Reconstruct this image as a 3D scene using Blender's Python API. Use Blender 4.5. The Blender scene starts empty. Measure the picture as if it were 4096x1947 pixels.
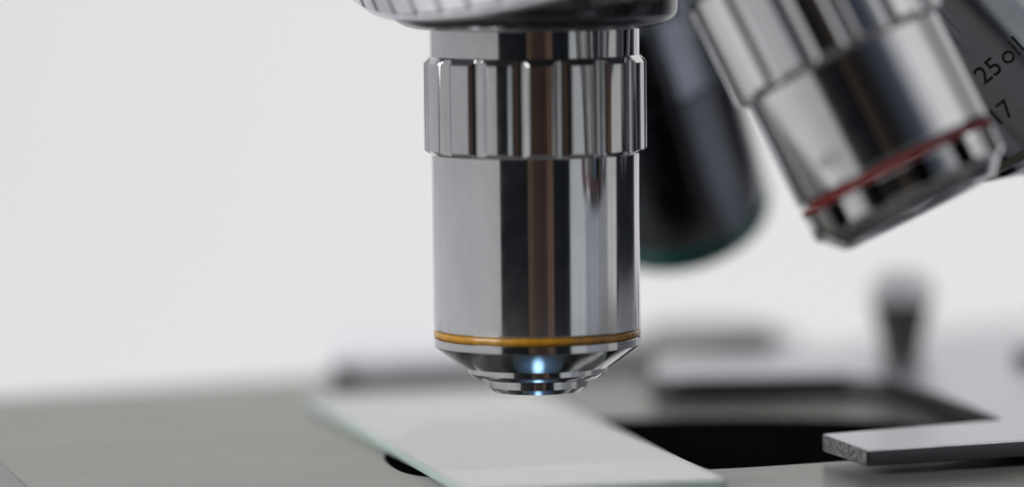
import bpy, bmesh, math, random
from math import sin, cos, pi, radians as R
from mathutils import Vector, Matrix, noise

# ------------------------------------------------------------------ camera, world, fill lights
S = 0.001                      # shapes are written in millimetres, the scene is in metres
scene = bpy.context.scene
COL = scene.collection

def mm(x, y, z):
    return Vector((x*S, y*S, z*S))

p, roll = R(4.78), R(.58)
fwd = Vector((0, cos(p), -sin(p)))
r0 = Vector((1, 0, 0)); u0 = r0.cross(fwd)
rt = cos(roll)*r0 - sin(roll)*u0
up = sin(roll)*r0 + cos(roll)*u0
cd = bpy.data.cameras.new("camera"); cam = bpy.data.objects.new("camera", cd); COL.objects.link(cam)
M = Matrix((rt, up, -fwd)).transposed().to_4x4(); M.translation = mm(-3.0, -496, 63.6)
cam.matrix_world = M
cd.sensor_width = 36; cd.lens = 36*18700/4096
cd.clip_start = .01; cd.clip_end = 20
cd.dof.use_dof = True; cd.dof.focus_distance = .4945; cd.dof.aperture_fstop = 6.4
cd.dof.aperture_blades = 0
scene.camera = cam

scene.view_settings.view_transform = 'Standard'; scene.view_settings.look = 'None'
scene.view_settings.exposure = 0; scene.view_settings.gamma = 1
scene.render.engine = 'CYCLES'
scene.cycles.use_denoising = True
scene.cycles.max_bounces = 12; scene.cycles.transmission_bounces = 8; scene.cycles.glossy_bounces = 8

# the room around the microscope, as a soft environment: windows, dark furniture, ceiling
world = bpy.data.worlds.new("World"); scene.world = world; world.use_nodes = True
nt = world.node_tree; nt.nodes.clear()
def N(tree, t, **kw):
    n = tree.nodes.new(t)
    for k, v in kw.items(): setattr(n, k, v)
    return n
def math_node(tree, op, a, b=None, c=None, clamp=False):
    n = N(tree, 'ShaderNodeMath', operation=op); n.use_clamp = clamp
    for i, v in enumerate((a, b, c)):
        if v is None: continue
        if isinstance(v, (int, float)): n.inputs[i].default_value = v
        else: tree.links.new(v, n.inputs[i])
    return n.outputs[0]
tc = N(nt, 'ShaderNodeTexCoord'); sx = N(nt, 'ShaderNodeSeparateXYZ'); nt.links.new(tc.outputs['Generated'], sx.inputs[0])
az = math_node(nt, 'ARCTAN2', sx.outputs[0], math_node(nt, 'MULTIPLY', sx.outputs[1], -1.0))
azn = math_node(nt, 'MULTIPLY_ADD', az, 1/(2*pi), .5)
def ramp(tree, fac, stops, interp='LINEAR'):
    rn = N(tree, 'ShaderNodeValToRGB'); cr = rn.color_ramp; cr.interpolation = interp
    while len(cr.elements) > 1: cr.elements.remove(cr.elements[-1])
    for i, (a, c) in enumerate(stops):
        e = cr.elements[0] if i == 0 else cr.elements.new(a)
        e.position = a
        e.color = (c, c, c, 1) if isinstance(c, (int, float)) else (*c, 1)
    tree.links.new(fac, rn.inputs[0]); return rn.outputs[0]
def bands(lst, soft=1.0):
    """lst: (end angle, colour) from -180 on; short blends in between"""
    st = []; a0 = -180
    for a1, c in lst:
        c0, c1 = c if isinstance(c[0], tuple) else (c, c)
        st.append(((a0 + soft + 180)/360, c0)); st.append(((a1 - soft + 180)/360, c1)); a0 = a1
    return st
W_ = (.80, .80, .81)
level = ramp(nt, azn, bands([(-141, (.60, .61, .64)), (-40, ((.63, .63, .645), (.47, .47, .475))), (-9, (.009, .010, .013)),
    (-3, (.098, .066, .045)), (4, (.048, .031, .026)), (12, (.040, .026, .024)), (19, (.125, .078, .058)), (38, (.009, .011, .015)),
    (56, (.53, .55, .56)), (72, (.33, .35, .40)), (86, (.30, .31, .33)), (100, (.60, .60, .58)),
    (136, (.014, .016, .022)), (141, (.07, .075, .09)), (180, (.78, .77, .79))], .7))
upper = ramp(nt, azn, [(0, .8), (.10, .6), (.25, .50), (.38, .42), (.42, .012), (.52, .012), (.60, (.06, .07, .10)), (.68, .85), (.76, .9), (.80, .35), (.87, .35), (.91, .9), (1, .8)])
lower = ramp(nt, azn, [(0, .08), (.11, .1), (.2, .85), (.36, .7), (.44, .42), (.485, .14), (.62, .16), (.67, .10), (.8, .08), (1, .08)])
top = (.7, .7, .71)
z = sx.outputs[2]
mu = N(nt, 'ShaderNodeMapRange', interpolation_type='SMOOTHSTEP'); nt.links.new(z, mu.inputs[0])
mu.inputs[1].default_value = .10; mu.inputs[2].default_value = .24
mt_ = N(nt, 'ShaderNodeMapRange', interpolation_type='SMOOTHSTEP'); nt.links.new(z, mt_.inputs[0])
mt_.inputs[1].default_value = .60; mt_.inputs[2].default_value = .80
ml = N(nt, 'ShaderNodeMapRange', interpolation_type='SMOOTHSTEP'); nt.links.new(z, ml.inputs[0])
ml.inputs[1].default_value = -.2; ml.inputs[2].default_value = -.42
def mix(tree, fac, a, b):
    m = N(tree, 'ShaderNodeMix', data_type='RGBA')
    if isinstance(fac, (int, float)): m.inputs[0].default_value = fac
    else: tree.links.new(fac, m.inputs[0])
    for i, v in ((6, a), (7, b)):
        if isinstance(v, tuple): m.inputs[i].default_value = (*v, 1)
        else: tree.links.new(v, m.inputs[i])
    return m.outputs[2]
vg = N(nt, 'ShaderNodeMapRange'); nt.links.new(z, vg.inputs[0])
for i_, v_ in zip((1, 2, 3, 4), (-.055, -.105, .74, 1.04)): vg.inputs[i_].default_value = v_
lv = N(nt, 'ShaderNodeVectorMath', operation='SCALE'); nt.links.new(level, lv.inputs[0]); nt.links.new(vg.outputs[0], lv.inputs[3]); level = lv.outputs[0]
wc = mix(nt, mt_.outputs[0], mix(nt, ml.outputs[0], mix(nt, mu.outputs[0], level, upper), lower), top)
cv = N(nt, 'ShaderNodeCombineXYZ'); nt.links.new(math_node(nt, 'MULTIPLY', az, 9.0), cv.inputs[0]); nt.links.new(math_node(nt, 'MULTIPLY', z, 1.5), cv.inputs[1])
rn_ = N(nt, 'ShaderNodeTexNoise'); rn_.inputs['Scale'].default_value = 1.0; rn_.inputs['Detail'].default_value = 4; rn_.inputs['Roughness'].default_value = .65
nt.links.new(cv.outputs[0], rn_.inputs['Vector'])
side = N(nt, 'ShaderNodeMapRange'); nt.links.new(az, side.inputs[0])       # the window wall on the left is even
for i_, v_ in zip((1, 2, 3, 4), (-.7, -.3, .14, .75)): side.inputs[i_].default_value = v_
gain = math_node(nt, 'MULTIPLY_ADD', math_node(nt, 'SUBTRACT', rn_.outputs['Fac'], .5), side.outputs[0], 1.0)
vm = N(nt, 'ShaderNodeVectorMath', operation='SCALE'); nt.links.new(wc, vm.inputs[0]); nt.links.new(gain, vm.inputs[3]); wc = vm.outputs[0]
bg = N(nt, 'ShaderNodeBackground'); bg.inputs[1].default_value = 1.0
nt.links.new(wc, bg.inputs[0])
wo = N(nt, 'ShaderNodeOutputWorld'); nt.links.new(bg.outputs[0], wo.inputs[0])

def area(name, loc, target, sx_, sy_, power, col=(1, 1, 1)):
    l = bpy.data.lights.new(name, 'AREA'); l.shape = 'RECTANGLE'; l.size = sx_*S; l.size_y = sy_*S
    l.energy = power; l.color = col
    o = bpy.data.objects.new(name, l); COL.objects.link(o)
    o.location = mm(*loc); o.rotation_euler = (mm(*target) - mm(*loc)).to_track_quat('-Z', 'Y').to_euler()
    return o
area("backdrop_fill", (200, 330, 560), (150, 900, -20), 700, 300, 2.5, (1.0, .982, .95))  # unseen fill added to brighten the backdrop from above
area("low_backdrop_fill", (0, 420, -420), (0, 900, -40), 900, 200, 1.6, (.93, .96, 1.0))  # second added fill, bluish, lifting the backdrop from below

area("front_fill", (-520, -290, 330), (0, 50, 5), 380, 300, 4.2, (1.0, .99, .97))  # unseen fill added to brighten faces turned to the camera

# ------------------------------------------------------------------ materials
def mat(name):
    m = bpy.data.materials.new(name); m.use_nodes = True
    return m, m.node_tree, m.node_tree.nodes['Principled BSDF']
def objco(t, scale):
    c = N(t, 'ShaderNodeTexCoord'); mp = N(t, 'ShaderNodeMapping'); mp.inputs['Scale'].default_value = tuple(s/S for s in scale)
    t.links.new(c.outputs['Object'], mp.inputs[0]); return mp.outputs[0]
def noise_tex(t, scale, detail=3, rough=.5, dist=0):
    n = N(t, 'ShaderNodeTexNoise'); n.inputs['Scale'].default_value = 1; n.inputs['Detail'].default_value = detail
    n.inputs['Roughness'].default_value = rough; n.inputs['Distortion'].default_value = dist
    t.links.new(objco(t, scale), n.inputs['Vector']); return n.outputs['Fac']
def rng(t, v, a, b, c=0.3, d=0.7):
    m = N(t, 'ShaderNodeMapRange'); t.links.new(v, m.inputs[0])
    for i, x in zip((1, 2, 3, 4), (c, d, a, b)): m.inputs[i].default_value = x
    return m.outputs[0]
def bump(t, b, v, strength, dist_mm):
    n = N(t, 'ShaderNodeBump'); n.inputs['Strength'].default_value = strength; n.inputs['Distance'].default_value = dist_mm*S
    t.links.new(v, n.inputs['Height'])
    t.links.new(n.outputs[0], b.inputs['Normal']); return n

def chrome(name, col=(.60, .605, .62), rough=(.09, .13), aniso=.85, rings=0.0, smudge=.05):
    m, t, b = mat(name)
    b.inputs['Metallic'].default_value = 1
    s = noise_tex(t, (.25, .25, .16), 5, .62)
    c0 = tuple(c*(1 - smudge) for c in col); c1 = tuple(min(1, c*(1 + smudge)) for c in col)
    sp = rng(t, noise_tex(t, (3.2, 3.2, 2.4), 2, .5), 0, .3, .68, .76)          # dust specks and handling marks
    t.links.new(mix(t, sp, mix(t, rng(t, s, 0, 1), c0, c1), (.25, .25, .25)), b.inputs['Base Color'])
    t.links.new(rng(t, noise_tex(t, (.5, .5, .4), 5), *rough), b.inputs['Roughness'])
    b.inputs['Anisotropic'].default_value = aniso
    b.inputs['Anisotropic Rotation'].default_value = .25
    tg = N(t, 'ShaderNodeTangent', direction_type='RADIAL', axis='Z'); t.links.new(tg.outputs[0], b.inputs['Tangent'])
    if rings:
        bump(t, b, noise_tex(t, (.02, .02, 7), 2), rings, .02)
    return m
CHROME = chrome("turned chrome")
CHROME_R = chrome("ring turned chrome", rings=.5, rough=(.10, .14))
NOSEP = chrome("satin chrome", (.84, .84, .90), (.3, .4), .2)
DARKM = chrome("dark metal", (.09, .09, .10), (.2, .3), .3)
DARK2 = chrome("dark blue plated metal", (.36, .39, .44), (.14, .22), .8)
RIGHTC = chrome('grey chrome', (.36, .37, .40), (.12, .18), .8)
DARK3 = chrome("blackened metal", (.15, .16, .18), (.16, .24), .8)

def plain(name, col, rough=.4, metal=0, spec=.5, nscale=.4, namp=.12, bmp=0, bscale=1.5, coat=0):
    m, t, b = mat(name)
    s = noise_tex(t, (nscale,)*3, 5, .6)
    t.links.new(mix(t, rng(t, s, 0, 1), tuple(c*(1 - namp) for c in col), tuple(c*(1 + namp) for c in col)), b.inputs['Base Color'])
    t.links.new(rng(t, s, rough*.85, rough*1.15), b.inputs['Roughness'])
    b.inputs['Metallic'].default_value = metal; b.inputs['Specular IOR Level'].default_value = spec
    b.inputs['Coat Weight'].default_value = coat
    if bmp: bump(t, b, noise_tex(t, (bscale,)*3, 4), bmp, .05)
    return m
GOLD = plain("ochre paint", (.37, .175, .005), .3, nscale=1.2, namp=.25, bmp=.25, coat=.4)
RED = plain("red paint", (.135, .005, .006), .55, spec=.25)
GREEN = plain("green paint", (.001, .07, .066), .3, coat=.4)
BLACK = plain("black enamel", (.012, .012, .014), .25)
BLACKM = plain("matt black", (.004, .004, .004), .9, spec=.03)
INK = plain("engraved black", (.008, .008, .009), .5)
KNOB = plain("dark threaded steel", (.085, .082, .075), .6, metal=0)
KNOBTOP = plain("white enamelled cap", (.95, .95, .97), .3)

# brushed grey stage
def stage_mat():
    m, t, b = mat("bead blasted grey metal")
    a = noise_tex(t, (.05, .05, .05), 4, .6); f = noise_tex(t, (1.6, 1.6, 1.6), 4, .7)
    c = mix(t, rng(t, a, 0, 1), (.150, .145, .135), (.212, .205, .192))
    c = mix(t, rng(t, f, 0, .5), c, (.15, .146, .138))
    t.links.new(c, b.inputs['Base Color'])
    b.inputs['Metallic'].default_value = .4; b.inputs['Specular Tint'].default_value = (.62, .62, .61, 1); b.inputs['Specular IOR Level'].default_value = .35
    t.links.new(rng(t, a, .22, .29), b.inputs['Roughness'])
    bump(t, b, noise_tex(t, (5, 5, 5), 3), .06, .02)
    return m
STAGE = stage_mat()
def clip_mat(name, rough=.3, b1=.06, col=(.465, .475, .53)):
    m, t, b = mat(name)
    f = noise_tex(t, (.9, 3.5, .9), 4, .6)
    t.links.new(mix(t, rng(t, f, 0, 1), col, tuple(c*1.07 for c in col)), b.inputs['Base Color'])
    b.inputs['Metallic'].default_value = .9; b.inputs['Roughness'].default_value = rough
    bump(t, b, noise_tex(t, (4, 4, 4), 3), b1, .03)
    return m
CLIP = clip_mat("satin plated steel")
def worn_mat():
    m, t, b = mat("worn sawn edge")
    f = noise_tex(t, (2.2, 1.3, 1.8), 8, .7, 1.5)
    t.links.new(mix(t, rng(t, f, 0, 1, .46, .56), (.045, .047, .055), (.21, .215, .205)), b.inputs['Base Color'])
    b.inputs['Metallic'].default_value = .25; b.inputs['Roughness'].default_value = .45
    bump(t, b, noise_tex(t, (6, 6, 6), 5, .7), .8, .06)
    return m
WORN = worn_mat()
def bevel_mat():
    m, t, b = mat("filed bright bevel")
    b.inputs['Base Color'].default_value = (.85, .85, .88, 1); b.inputs['Metallic'].default_value = .5; b.inputs['Roughness'].default_value = .3
    bump(t, b, noise_tex(t, (5.5, 1.2, 1.2), 3, .6, .4), 1.0, .22)
    return m
BEVEL = bevel_mat()
def edge_mat():
    m, t, b = mat("milled stage edge")
    f = noise_tex(t, (.3, 6, .3), 3)
    t.links.new(mix(t, rng(t, f, 0, 1), (.05, .055, .06), (.16, .165, .17)), b.inputs['Base Color'])
    b.inputs['Metallic'].default_value = .6; b.inputs['Roughness'].default_value = .4
    return m
SEDGE = edge_mat()

def glass_mat():
    m, t, b = mat("clear glass")
    b.inputs['Base Color'].default_value = (.97, 1, .985, 1)
    t.links.new(rng(t, noise_tex(t, (.08, .03, .1), 4), .0, .04), b.inputs['Roughness'])
    b.inputs['IOR'].default_value = 1.52; b.inputs['Transmission Weight'].default_value = 1
    return m
GLASS = glass_mat()
m, t, b = mat("green ground glass edge")
b.inputs['Base Color'].default_value = (.50, .62, .575, 1); b.inputs['Roughness'].default_value = .35
b.inputs['Transmission Weight'].default_value = .25; b.inputs['IOR'].default_value = 1.5
GEDGE = m
m, t, b = mat("coated lens glass")
b.inputs['Base Color'].default_value = (.02, .03, .08, 1); b.inputs['Roughness'].default_value = .03; b.inputs['Coat Weight'].default_value = 1
LENS = m
m, t, b = mat("lit condenser lens")
b.inputs['Base Color'].default_value = (.5, .6, .8, 1); b.inputs['Emission Color'].default_value = (.36, .66, 1.0, 1); b.inputs['Emission Strength'].default_value = 3.0
le = math_node(t, 'MULTIPLY_ADD', N(t, 'ShaderNodeTexGradient', gradient_type='SPHERICAL').outputs[1], 5.0, .08)
t.links.new(objco(t, (.40, .17, 0)), t.nodes['Gradient Texture'].inputs[0]); t.links.new(le, b.inputs['Emission Strength'])
LIT = m
m, t, b = mat("dim blue condenser lens")
b.inputs['Base Color'].default_value = (.05, .08, .12, 1); b.inputs['Emission Color'].default_value = (.22, .45, .80, 1); b.inputs['Emission Strength'].default_value = .16
ge = math_node(t, 'MULTIPLY_ADD', N(t, 'ShaderNodeTexGradient', gradient_type='QUADRATIC_SPHERE').outputs[1], .8, .03)
t.links.new(objco(t, (.11, .11, 0)), t.nodes['Gradient Texture'].inputs[0]); t.links.new(ge, b.inputs['Emission Strength'])
GLOW = m
m, t, b = mat("white backdrop paper")
bn = noise_tex(t, (.002, .002, .002), 2)
t.links.new(mix(t, rng(t, bn, 0, 1), (.84, .84, .83), (.87, .87, .865)), b.inputs['Base Color'])
b.inputs['Roughness'].default_value = .9; b.inputs['Specular IOR Level'].default_value = .1
PAPER = m

# ------------------------------------------------------------------ helpers
def empty(name, loc=(0, 0, 0), mat3=None, label=None, cat=None, group=None):
    o = bpy.data.objects.new(name, None); COL.objects.link(o); o.empty_display_size = .005
    if mat3 is not None:
        mw = mat3.to_4x4(); mw.translation = mm(*loc); o.matrix_world = mw
    else: o.location = mm(*loc)
    if label: o['label'] = label
    if cat: o['category'] = cat
    if group: o['group'] = group
    return o
def link(name, me, material, parent=None, smooth=30, flat=False):
    o = bpy.data.objects.new(name, me); COL.objects.link(o); o.parent = parent
    for mt in (material if isinstance(material, (list, tuple)) else [material]): me.materials.append(mt)
    if smooth is not None:
        for f in me.polygons: f.use_smooth = True
        me.set_sharp_from_angle(angle=R(smooth))
        if flat:                                   # keep big flat faces truly flat next to their bevels
            sh = me.attributes.get('sharp_edge') or me.attributes.new('sharp_edge', 'BOOLEAN', 'EDGE')
            top_ = set()
            for f in me.polygons:
                if abs(f.normal.z) > .9995: top_.update(f.edge_keys)
            for e_ in me.edges:
                if e_.key in top_: sh.data[e_.index].value = True
    return o
def lathe(prof, n=192, rfun=None, close=False):
    """prof: list of (r, z) in mm from the bottom up; angle 0 looks at the camera"""
    vs, fs = [], []; rings = []
    for r, z_ in prof:
        if r <= 1e-6:
            rings.append([len(vs)]); vs.append(mm(0, 0, z_)); continue
        ring = []
        for i in range(n):
            a = 2*pi*i/n; rr = rfun(a, r, z_) if rfun else r
            ring.append(len(vs)); vs.append(mm(rr*sin(a), -rr*cos(a), z_))
        rings.append(ring)
    pairs = list(zip(rings, rings[1:])) + ([(rings[-1], rings[0])] if close else [])
    for A, B in pairs:
        if len(A) == 1 and len(B) == 1: continue
        for i in range(n):
            j = (i + 1) % n
            if len(A) == 1: fs.append((A[0], B[j], B[i]))
            elif len(B) == 1: fs.append((A[i], A[j], B[0]))
            else: fs.append((A[i], A[j], B[j], B[i]))
    me = bpy.data.meshes.new("lathe"); me.from_pydata(vs, [], fs); me.update()
    bm = bmesh.new(); bm.from_mesh(me); bmesh.ops.recalc_face_normals(bm, faces=bm.faces); bm.to_mesh(me); bm.free()
    return me
def flute_r(R0, count, phase, halfw, depth):
    """radius of a fluted collar as a function of angle"""
    hw = R(halfw); hc = R0*sin(hw); cr = (hc*hc + depth*depth)/(2*depth)
    def f(a):
        k = (a - R(phase))/(2*pi/count); d = (k - round(k))*2*pi/count
        if abs(d) >= hw: return R0
        x = R0*sin(d)
        return R0 - (math.sqrt(max(cr*cr - x*x, 0)) - (cr - depth))
    return f
def collar(R0, z0, z1, rin0, rin1, ch0, ch1, count, phase, halfw, depth, seg=10):
    f = flute_r(R0, count, phase, halfw, depth)
    angs = []
    for k in range(count):
        c = R(phase) + 2*pi*k/count
        for i in range(-seg, seg + 1): angs.append(c + R(halfw)*i/seg)
        land = 2*pi/count - 2*R(halfw)
        for i in range(1, 6): angs.append(c + R(halfw) + land*i/6)
    levels = [(rin0, z0)]
    for i in range(0, 5): levels.append((rin0 + .001 + (R0 - rin0)*i/4, z0 + .02 + (ch0 - .02)*i/4))
    for i in range(4, -1, -1): levels.append((rin1 + .001 + (R0 - rin1)*i/4, z1 - .02 - (ch1 - .02)*i/4))
    levels.append((rin1, z1))
    vs, fs = [], []; n = len(angs)
    for r, z_ in levels:
        for a in angs:
            rr = min(r, f(a)); vs.append(mm(rr*sin(a), -rr*cos(a), z_))
    for L in range(len(levels) - 1):
        for i in range(n):
            j = (i + 1) % n
            fs.append((L*n + i, L*n + j, (L + 1)*n + j, (L + 1)*n + i))
    fs.append(tuple(range(n - 1, -1, -1))); fs.append(tuple(range((len(levels) - 1)*n, len(levels)*n)))
    me = bpy.data.meshes.new("collar"); me.from_pydata(vs, [], fs); me.update(); return me
def outline(points, z0, z1, bev=.15, holes=(), res=3):
    """extruded plate from outlines in mm, with holes and a bevelled rim"""
    cu = bpy.data.curves.new("c", 'CURVE'); cu.dimensions = '2D'; cu.fill_mode = 'BOTH'
    for pts in [points, *holes]:
        sp = cu.splines.new('POLY'); sp.points.add(len(pts) - 1)
        for q, (x, y) in zip(sp.points, pts): q.co = (x, y, 0, 1)          # mm here, scaled below
        sp.use_cyclic_u = True
    cu.extrude = (z1 - z0)/2 - bev; cu.bevel_depth = bev; cu.bevel_resolution = res; cu.offset = -bev
    o = bpy.data.objects.new("tmp", cu); COL.objects.link(o)
    dg = bpy.context.evaluated_depsgraph_get(); dg.update()
    me = bpy.data.meshes.new_from_object(o.evaluated_get(dg))
    bpy.data.objects.remove(o)
    me.materials.clear()
    for v in me.vertices: v.co = Vector((v.co.x*S, v.co.y*S, (v.co.z + (z0 + z1)/2)*S))
    bm = bmesh.new(); bm.from_mesh(me); bmesh.ops.remove_doubles(bm, verts=bm.verts, dist=1e-7)
    bmesh.ops.recalc_face_normals(bm, faces=bm.faces); bm.to_mesh(me); bm.free()
    return me
def spline(pts, n=8):
    """closed Catmull-Rom through the points"""
    out = []; k = len(pts)
    for i in range(k):
        p0, p1, p2, p3 = (Vector(pts[(i + j) % k]) for j in (-1, 0, 1, 2))
        for s in range(n):
            t_ = s/n
            out.append(tuple(.5*((2*p1) + (p2 - p0)*t_ + (2*p0 - 5*p1 + 4*p2 - p3)*t_*t_ + (3*p1 - p0 - 3*p2 + p3)*t_**3)))
    return out
def rounded(pts, rad, n=6):
    """polygon with rounded corners; rad is one number or one per corner"""
    out = []; k = len(pts)
    for i in range(k):
        r_ = rad[i] if isinstance(rad, (list, tuple)) else rad
        a, b_, c = Vector(pts[i - 1]), Vector(pts[i]), Vector(pts[(i + 1) % k])
        d1 = (a - b_).normalized(); d2 = (c - b_).normalized()
        if r_ <= 0: out.append(tuple(b_)); continue
        ang = math.acos(max(-1, min(1, d1.dot(d2)))); L = r_/math.tan(ang/2)
        s, e = b_ + d1*L, b_ + d2*L
        for j in range(n + 1):
            t_ = j/n; out.append(tuple((1 - t_)**2*s + 2*t_*(1 - t_)*b_ + t_*t_*e))
    return out
def text_on_barrel(txt, size, r, ang0, zc, parent, name="marking", material=None, line_dir=1):
    """lettering wrapped round a barrel of radius r; ang0 = angle of the text centre, zc = height of its middle"""
    fc = bpy.data.curves.new("t", 'FONT'); fc.body = txt; fc.size = size; fc.align_x = 'CENTER'; fc.align_y = 'CENTER'
    fc.resolution_u = 6; fc.space_character = .98; fc.space_word = .45; fc.offset = .008*size
    o = bpy.data.objects.new("tmp", fc); COL.objects.link(o)
    dg = bpy.context.evaluated_depsgraph_get(); dg.update()
    me = bpy.data.meshes.new_from_object(o.evaluated_get(dg)); bpy.data.objects.remove(o)
    bm = bmesh.new(); bm.from_mesh(me)
    bmesh.ops.subdivide_edges(bm, edges=[e for e in bm.edges if e.calc_length() > size*.12], cuts=3)
    bmesh.ops.triangulate(bm, faces=bm.faces)
    g = bmesh.ops.extrude_face_region(bm, geom=list(bm.faces))
    top = {v for v in g['geom'] if isinstance(v, bmesh.types.BMVert)}
    for v in bm.verts:
        rr = r + (.03 if v in top else -.05)
        a = R(ang0) + v.co.x/r*line_dir
        v.co = mm(rr*sin(a), -rr*cos(a), zc + v.co.y)
    bmesh.ops.recalc_face_normals(bm, faces=bm.faces); bm.to_mesh(me); bm.free(); me.materials.clear()
    return link(name, me, material or INK, parent, None)
def frame(d):
    """axes of an objective whose tip points along d; its -Y side faces the camera"""
    zl = -Vector(d).normalized(); e = Vector((0, -1, 0)); e = (e - e.dot(zl)*zl).normalized()
    yl = -e; xl = yl.cross(zl)
    return Matrix((xl, yl, zl)).transposed()

# ------------------------------------------------------------------ backdrop
me = bpy.data.meshes.new("backdrop")
vs, fs = [], []
nx, nz = 24, 18
for j in range(nz + 1):
    for i in range(nx + 1):
        x = -420 + 840*i/nx; zz = -700 + 2000*j/nz
        vs.append(mm(x, 900 - .0003*x*x, zz))
for j in range(nz):
    for i in range(nx):
        a = j*(nx + 1) + i; fs.append((a, a + 1, a + nx + 2, a + nx + 1))
me.from_pydata(vs, [], fs)
bd = link("backdrop", me, PAPER); bd['kind'] = 'structure'

# ------------------------------------------------------------------ stage
st = empty("microscope_stage", (0, 0, 0), None, "wide flat grey metal microscope stage with a dark opening under the objective", "stage")
stage_pts = rounded([(-41.5, -70), (110, -34), (75, 110), (8, 90), (-29, 71.5), (-71, 51)], [3, 3, 3, 0, 0, 5])
hole = spline([(-16.7, -6), (-15.9, 3), (-11.8, 17), (-3, 25), (10, 27), (25, 27.4), (37, 24), (46, 15), (48, 3),
               (42, -6), (29.3, -12.45), (17.8, -16.9), (4, -20.2), (-5, -22), (-10.6, -21.6), (-14.4, -17)])
notch = [(13.5 + 7.5*cos(2*pi*i/48), -42 + 7.5*sin(2*pi*i/48)) for i in range(48)]
me = outline(stage_pts, -7, 0, .12, [hole, notch])
o = link("stage_plate", me, [STAGE, BLACKM, SEDGE], st, 25, True)
for f in me.polygons:
    c = f.center/S
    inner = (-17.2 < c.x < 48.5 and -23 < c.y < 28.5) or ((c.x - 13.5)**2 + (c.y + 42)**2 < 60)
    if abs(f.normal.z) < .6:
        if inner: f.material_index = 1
        elif c.z > -.35: f.material_index = 2
        elif c.x > -100 and abs(f.normal.z) < .3: f.material_index = 0
# unseen black plate added below the opening to keep it dark
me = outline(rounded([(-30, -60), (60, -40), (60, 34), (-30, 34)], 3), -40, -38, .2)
link("light_blocker", me, BLACKM, st)
me = lathe([(20, -37), (20, -19), (19, -18), (9.2, -18), (9.2, -18.6), (0, -18.6)], 96)
cl = empty("condenser", (0, 0, 0), None, "black condenser housing with a small lit blue-white lens below the stage opening", "condenser")
link("condenser_housing", me, BLACKM, cl)
me = lathe([(0, -18.5), (5.6, -18.5), (5.4, -18.0), (3.6, -17.8), (0, -17.7)], 64)
for v in me.vertices: v.co.x *= .45  # squeezed so its reflection on the nose cone is a narrow streak
link("lamp_lens", me, LIT, cl)
me = lathe([(0, -18.58), (9.1, -18.58), (9.0, -18.35), (6, -18.28), (0, -18.25)], 96)
link("condenser_lens", me, GLOW, cl)
cl.location = mm(-.2, -.5, 0)

# ------------------------------------------------------------------ glass slide
sl = empty("glass_slide", (0, 0, 0), None, "clear glass microscope slide with pale green edges lying across the grey stage under the objective", "slide")
ca, sa = cos(R(13.4)), sin(R(13.4))
def uv(u, v): return (u*ca - v*sa, u*sa + v*ca)
sp_ = [uv(-16.3, -36.0), uv(10.3, -36.0), uv(10.3, 48.5), uv(-16.3, 48.5)]
me = outline(rounded(sp_, .8), .03, 1.03, .10)
o = link("slide_glass", me, [GLASS, GEDGE], sl, 25, True)
for f in me.polygons:
    if abs(f.normal.z) < .8: f.material_index = 1

# ------------------------------------------------------------------ slide holder (fork shaped plate)
ho = empty("slide_holder", (0, 0, 0), None, "pale plated steel slide holder with two flat arms and an upright screw", "slide holder")
P_ = [(29.2, -10.6), (32.7, -23.7), (49.6, -17.1), (110, 8), (100, 120), (52, 98), (38, 80), (31.0, 76), (14.0, 65.0), (13.2, 45.6), (15.8, 43.0),
      (35.9, 45.3), (40.4, 42.6), (44.2, 27), (49.3, .6), (48.6, -.2)]
hp = rounded(P_, [.5, .5, 0, 0, 5, 6, 5, 5, 3, 1.0, 1.0, 1.5, 2.0, 0, .6, .5])
me = outline(hp, .95, 2.75, .22, (), 2)
o = link("holder_plate", me, [CLIP, WORN, BEVEL, clip_mat("shaded plate side", .34, .5, (.11, .11, .12))], ho, 25, True)  # last material: darker copy of the plating, shade painted on the sides
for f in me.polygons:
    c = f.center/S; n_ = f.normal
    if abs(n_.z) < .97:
        on_front = n_.y < -.5 and c.y < -8 and c.x > 32.9
        on_end = n_.x < -.5 and c.x < 33.3 and c.y < -10
        if on_end: f.material_index = 1 if n_.z < .5 else 0
        elif on_front and n_.z > .25: f.material_index = 2
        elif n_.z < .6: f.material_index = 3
# upright thumb screw at the back of the holder
ts = lathe([(0, 2.6), (2.3, 2.6), (2.3, 3.4), (2.6, 5), (3.2, 7.6), (3.6, 9.6), (0, 9.6)], 64)
sc = link("thumb_screw", ts, KNOB, ho); sc.location = mm(43.6, 62, 0)
me = lathe([(0, 9.6), (3.9, 9.6), (4.1, 9.9), (4.1, 10.6), (3.4, 12.4), (2.2, 13.6), (0, 14.0)], 64)
link("screw_cap", me, KNOBTOP, sc)
# small dark screw at the right edge
me = lathe([(0, 2.6), (4.2, 2.6), (4.2, 4.1), (3.8, 4.6), (0, 4.7)], 48)
s2 = link("clamp_screw", me, BLACK, ho); s2.location = mm(60.5, 54, 0)

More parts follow.
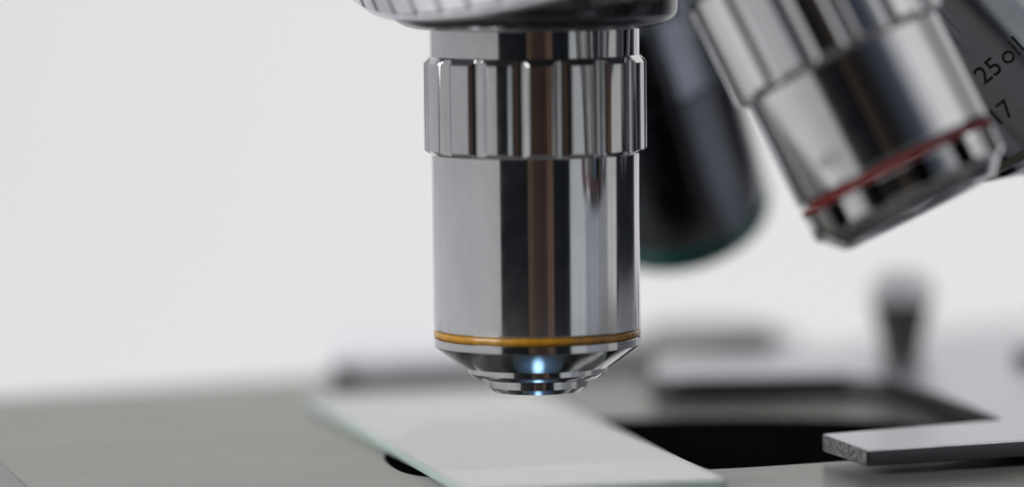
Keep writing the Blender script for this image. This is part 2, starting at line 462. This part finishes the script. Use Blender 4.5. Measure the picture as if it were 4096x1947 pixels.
# ------------------------------------------------------------------ carriage bar behind
cb = empty("stage_carriage", (0, 0, 0), None, "blurred pale metal carriage bar lying behind the slide at the back of the stage", "carriage")
me = outline(rounded([(-26, 63), (-5, 71), (14, 86), (31, 81), (33.5, 92), (27, 104), (-27, 104)], [1.5, 3, 3, 3, 3, 3, 2]), -.5, 3.4, 1.7)
link("carriage_bar", me, plain("pale grey paint", (.64, .655, .70), .45), cb, 30, True)
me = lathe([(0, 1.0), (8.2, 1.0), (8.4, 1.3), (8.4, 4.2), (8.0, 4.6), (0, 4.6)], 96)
pd = link("gap_shade_disc", me, plain("gap shade grey", (.21, .207, .20), .6), cb); pd.location = mm(21.5, 82, 0)  # added dark disc standing in for the shaded gap by the bar
me = lathe([(0, -1.2), (1.1, -1.2), (1.1, 0), (.8, .3), (0, .3)], 48)
s3 = link("screw", me, plain("grey screw steel", (.16, .16, .16), .5), cb); s3.rotation_euler = (R(90), 0, R(20)); s3.location = mm(-23.6, 63.2, 1.6)

K = 1.025  # stage parts scaled up about the camera, moving them back for sharper front edges
for e_ in (st, sl, ho, cb):
    e_.scale = (K, K, K); e_.location = mm(.075, 12.4, -1.59)

# ------------------------------------------------------------------ revolving nosepiece
npd = Vector((sin(R(21.44)), .212, -cos(R(21.44)))).normalized()
nose = empty("revolving_nosepiece", (15.2, 5, 61.4), frame(npd),
             "large knurled silver nosepiece at the top with a dark domed underside carrying the objectives", "nosepiece")
me = lathe([(0, 20), (30, 20), (35.6, 12.0), (36.75, 11.0), (36.9, 1.2), (37.0, .5), (36.8, .1), (36.3, -.15), (35.2, -.3), (34.2, .0), (33.0, -.9), (28, -4.2), (20, -7.6), (10, -9.7), (0, -10.2)], 256)
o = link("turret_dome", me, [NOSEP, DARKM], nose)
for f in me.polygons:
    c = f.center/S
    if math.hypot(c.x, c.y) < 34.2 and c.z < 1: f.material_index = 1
me = collar(37.5, .75, 20, 36.95, 36.8, .6, .6, 56, 2, .85, .6, 4)
link("knurled_grip_ring", me, NOSEP, nose, 25)
inv_n = nose.matrix_world.inverted()

# ------------------------------------------------------------------ objectives
GROUP = "objective lenses screwed into the nosepiece"
def objective(tip, d, label, prof_nose, ring, zr, barrel, col, neck, mats, boss=True, nose_fun=None):
    e = empty("objective_lens", tip, frame(d), label, "objective", GROUP)
    link("nose_cone", lathe(prof_nose, 256, nose_fun), mats[0], e, 22)
    # colour ring: a slightly uneven bead of paint
    z0, z1, rr = zr
    pr = []
    for i in range(9):
        a = pi*i/8; pr.append((rr - .42 + .42*sin(a)**.6, z0 + (z1 - z0)*(1 - cos(a))/2))
    def wob(a, r, z_):
        return r + .035*noise.noise(Vector((cos(a)*9, sin(a)*9, z_*1.2))) - .01
    link("colour_ring", lathe([(rr - 1, z0)] + pr + [(rr - 1, z1)], 256, wob), ring, e, 60)
    link("barrel", lathe(barrel, 256), mats[1], e, 22)
    if col: link("knurled_collar", collar(*col), mats[2], e, 22)
    if neck: link("neck", lathe(neck, 256), mats[3], e, 22)
    return e
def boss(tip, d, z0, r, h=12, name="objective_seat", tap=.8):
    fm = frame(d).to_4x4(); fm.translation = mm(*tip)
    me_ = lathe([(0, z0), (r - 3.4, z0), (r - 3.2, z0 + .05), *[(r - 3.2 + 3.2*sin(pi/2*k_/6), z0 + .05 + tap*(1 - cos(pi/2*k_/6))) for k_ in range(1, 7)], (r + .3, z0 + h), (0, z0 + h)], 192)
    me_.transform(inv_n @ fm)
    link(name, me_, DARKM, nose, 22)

# in use, vertical, yellow ring
nose_prof = [(0, .35), (2.5, .35), (2.9, .28), (3.1, .06), (4.72, .06), (4.80, .09), (5.28, .57), (5.33, .63), (5.33, 1.58), (5.40, 1.60), (6.84, 1.60), (6.92, 1.64), (7.34, 2.06), (7.40, 2.14), (7.40, 2.76),
             (8.02, 2.78), (8.10, 2.84), (10.98, 4.98), (11.04, 5.06), (11.04, 5.84), (10.96, 5.90), (10.4, 5.90)]
tip0 = (-.42, 0, 6.34); d0 = (-.012*0, 0, -1)
gold = objective(tip0, d0, "sharp vertical chrome objective with a yellow ring standing over the glass slide",
    nose_prof, GOLD, (5.90, 6.70, 11.06),
    [(10.4, 6.70), (10.9, 6.70), (11.03, 6.86), (11.05, 7.0), (11.08, 24), (11.10, 25.36), (10.4, 25.36)],
    (11.85, 25.36, 35.85, 11.10, 11.22, .55, .75, 16, -8.5, 5.4, .48),
    [(10.4, 35.85), (11.16, 35.85), (11.18, 38.55), (11.16, 45), (10.4, 45)], (CHROME_R, CHROME, CHROME, CHROME))
me = lathe([(0, -.05), (2.5, .33), (2.5, .36), (0, .36)], 64); link("front_lens", me, LENS, gold)
boss(tip0, d0, 38.65, 15.2, tap=1.9)

# red ring, leaning towards the camera
d_red = Vector((.437, -.142, -.888)).normalized()
ringc = Vector((36.1, -22, 31.4)); tip_red = ringc + d_red*5.3
red = objective(tuple(tip_red), d_red, "blurred chrome objective with a red ring leaning right in front of the others",
    [(0, .9), (5.5, .9), (6.0, .6), (6.6, .15), (8.4, 0), (8.7, .1), (9.6, 1.1), (10.2, 1.7), (9.8, 1.75)],
    RED, (4.75, 5.6, 10.98),
    [(10.2, 5.9), (10.85, 5.9), (10.95, 6.1), (11.0, 17.6), (10.2, 17.6)],
    (11.9, 17.6, 30, 11.0, 11.0, .8, .8, 16, 6, 5.2, .5),
    [(10.2, 30), (11.1, 30), (11.1, 40), (10.2, 40)], (RIGHTC, CHROME, CHROME, CHROME))
red.scale = (.98, .98, .98)
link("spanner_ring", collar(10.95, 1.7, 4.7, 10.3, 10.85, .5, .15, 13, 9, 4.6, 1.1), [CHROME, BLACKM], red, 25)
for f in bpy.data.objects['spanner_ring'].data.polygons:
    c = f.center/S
    if math.hypot(c.x, c.y) < 10.62 and 2.0 < c.z < 4.6: f.material_index = 1  # slots coloured black as painted shade, their depth alone hardly shows
link("front_lens", lathe([(0, .2), (4, .6), (5.4, .92), (0, .92)], 64), LENS, red)
text_on_barrel("40/", 2.3, 10.97, -34, 8.6, red, material=plain("faint grey ink", (.22, .22, .21), .5))
boss(tuple(tip_red), d_red, 40, 14)

# black one, leaning away behind the yellow one
d_blk = Vector((.215, .53, -.82)).normalized()
tip_blk = (17.6, 57.0, 19.9)
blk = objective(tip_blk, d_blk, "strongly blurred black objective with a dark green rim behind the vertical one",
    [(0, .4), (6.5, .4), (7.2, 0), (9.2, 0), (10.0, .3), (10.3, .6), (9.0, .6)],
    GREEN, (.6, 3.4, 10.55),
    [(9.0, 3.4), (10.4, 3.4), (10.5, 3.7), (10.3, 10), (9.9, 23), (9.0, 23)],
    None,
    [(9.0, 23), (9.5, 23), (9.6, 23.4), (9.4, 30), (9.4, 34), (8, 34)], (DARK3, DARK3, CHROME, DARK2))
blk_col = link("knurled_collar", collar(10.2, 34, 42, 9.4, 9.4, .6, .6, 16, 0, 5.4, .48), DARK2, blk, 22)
boss(tip_blk, d_blk, 42, 12)

# right edge, with the writing
d_r = Vector((.670, .19, -.718)).normalized()
ctr = Vector((53.9 - 1.6, 12.5, 40.6 - 1.5))
tip_r = ctr + d_r*10.5
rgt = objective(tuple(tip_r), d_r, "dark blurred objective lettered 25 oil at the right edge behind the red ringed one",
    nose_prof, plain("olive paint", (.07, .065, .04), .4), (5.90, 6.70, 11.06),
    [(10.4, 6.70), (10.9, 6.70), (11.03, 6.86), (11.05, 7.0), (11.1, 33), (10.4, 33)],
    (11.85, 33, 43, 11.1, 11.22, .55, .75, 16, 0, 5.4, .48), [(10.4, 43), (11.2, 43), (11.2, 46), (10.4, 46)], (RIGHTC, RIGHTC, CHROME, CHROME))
text_on_barrel("25 oil", 2.95, 11.07, -6, 16.2, rgt)
text_on_barrel("0.17", 3.0, 11.07, -31, 11.6, rgt)
boss(tuple(tip_r), d_r, 45, 14)
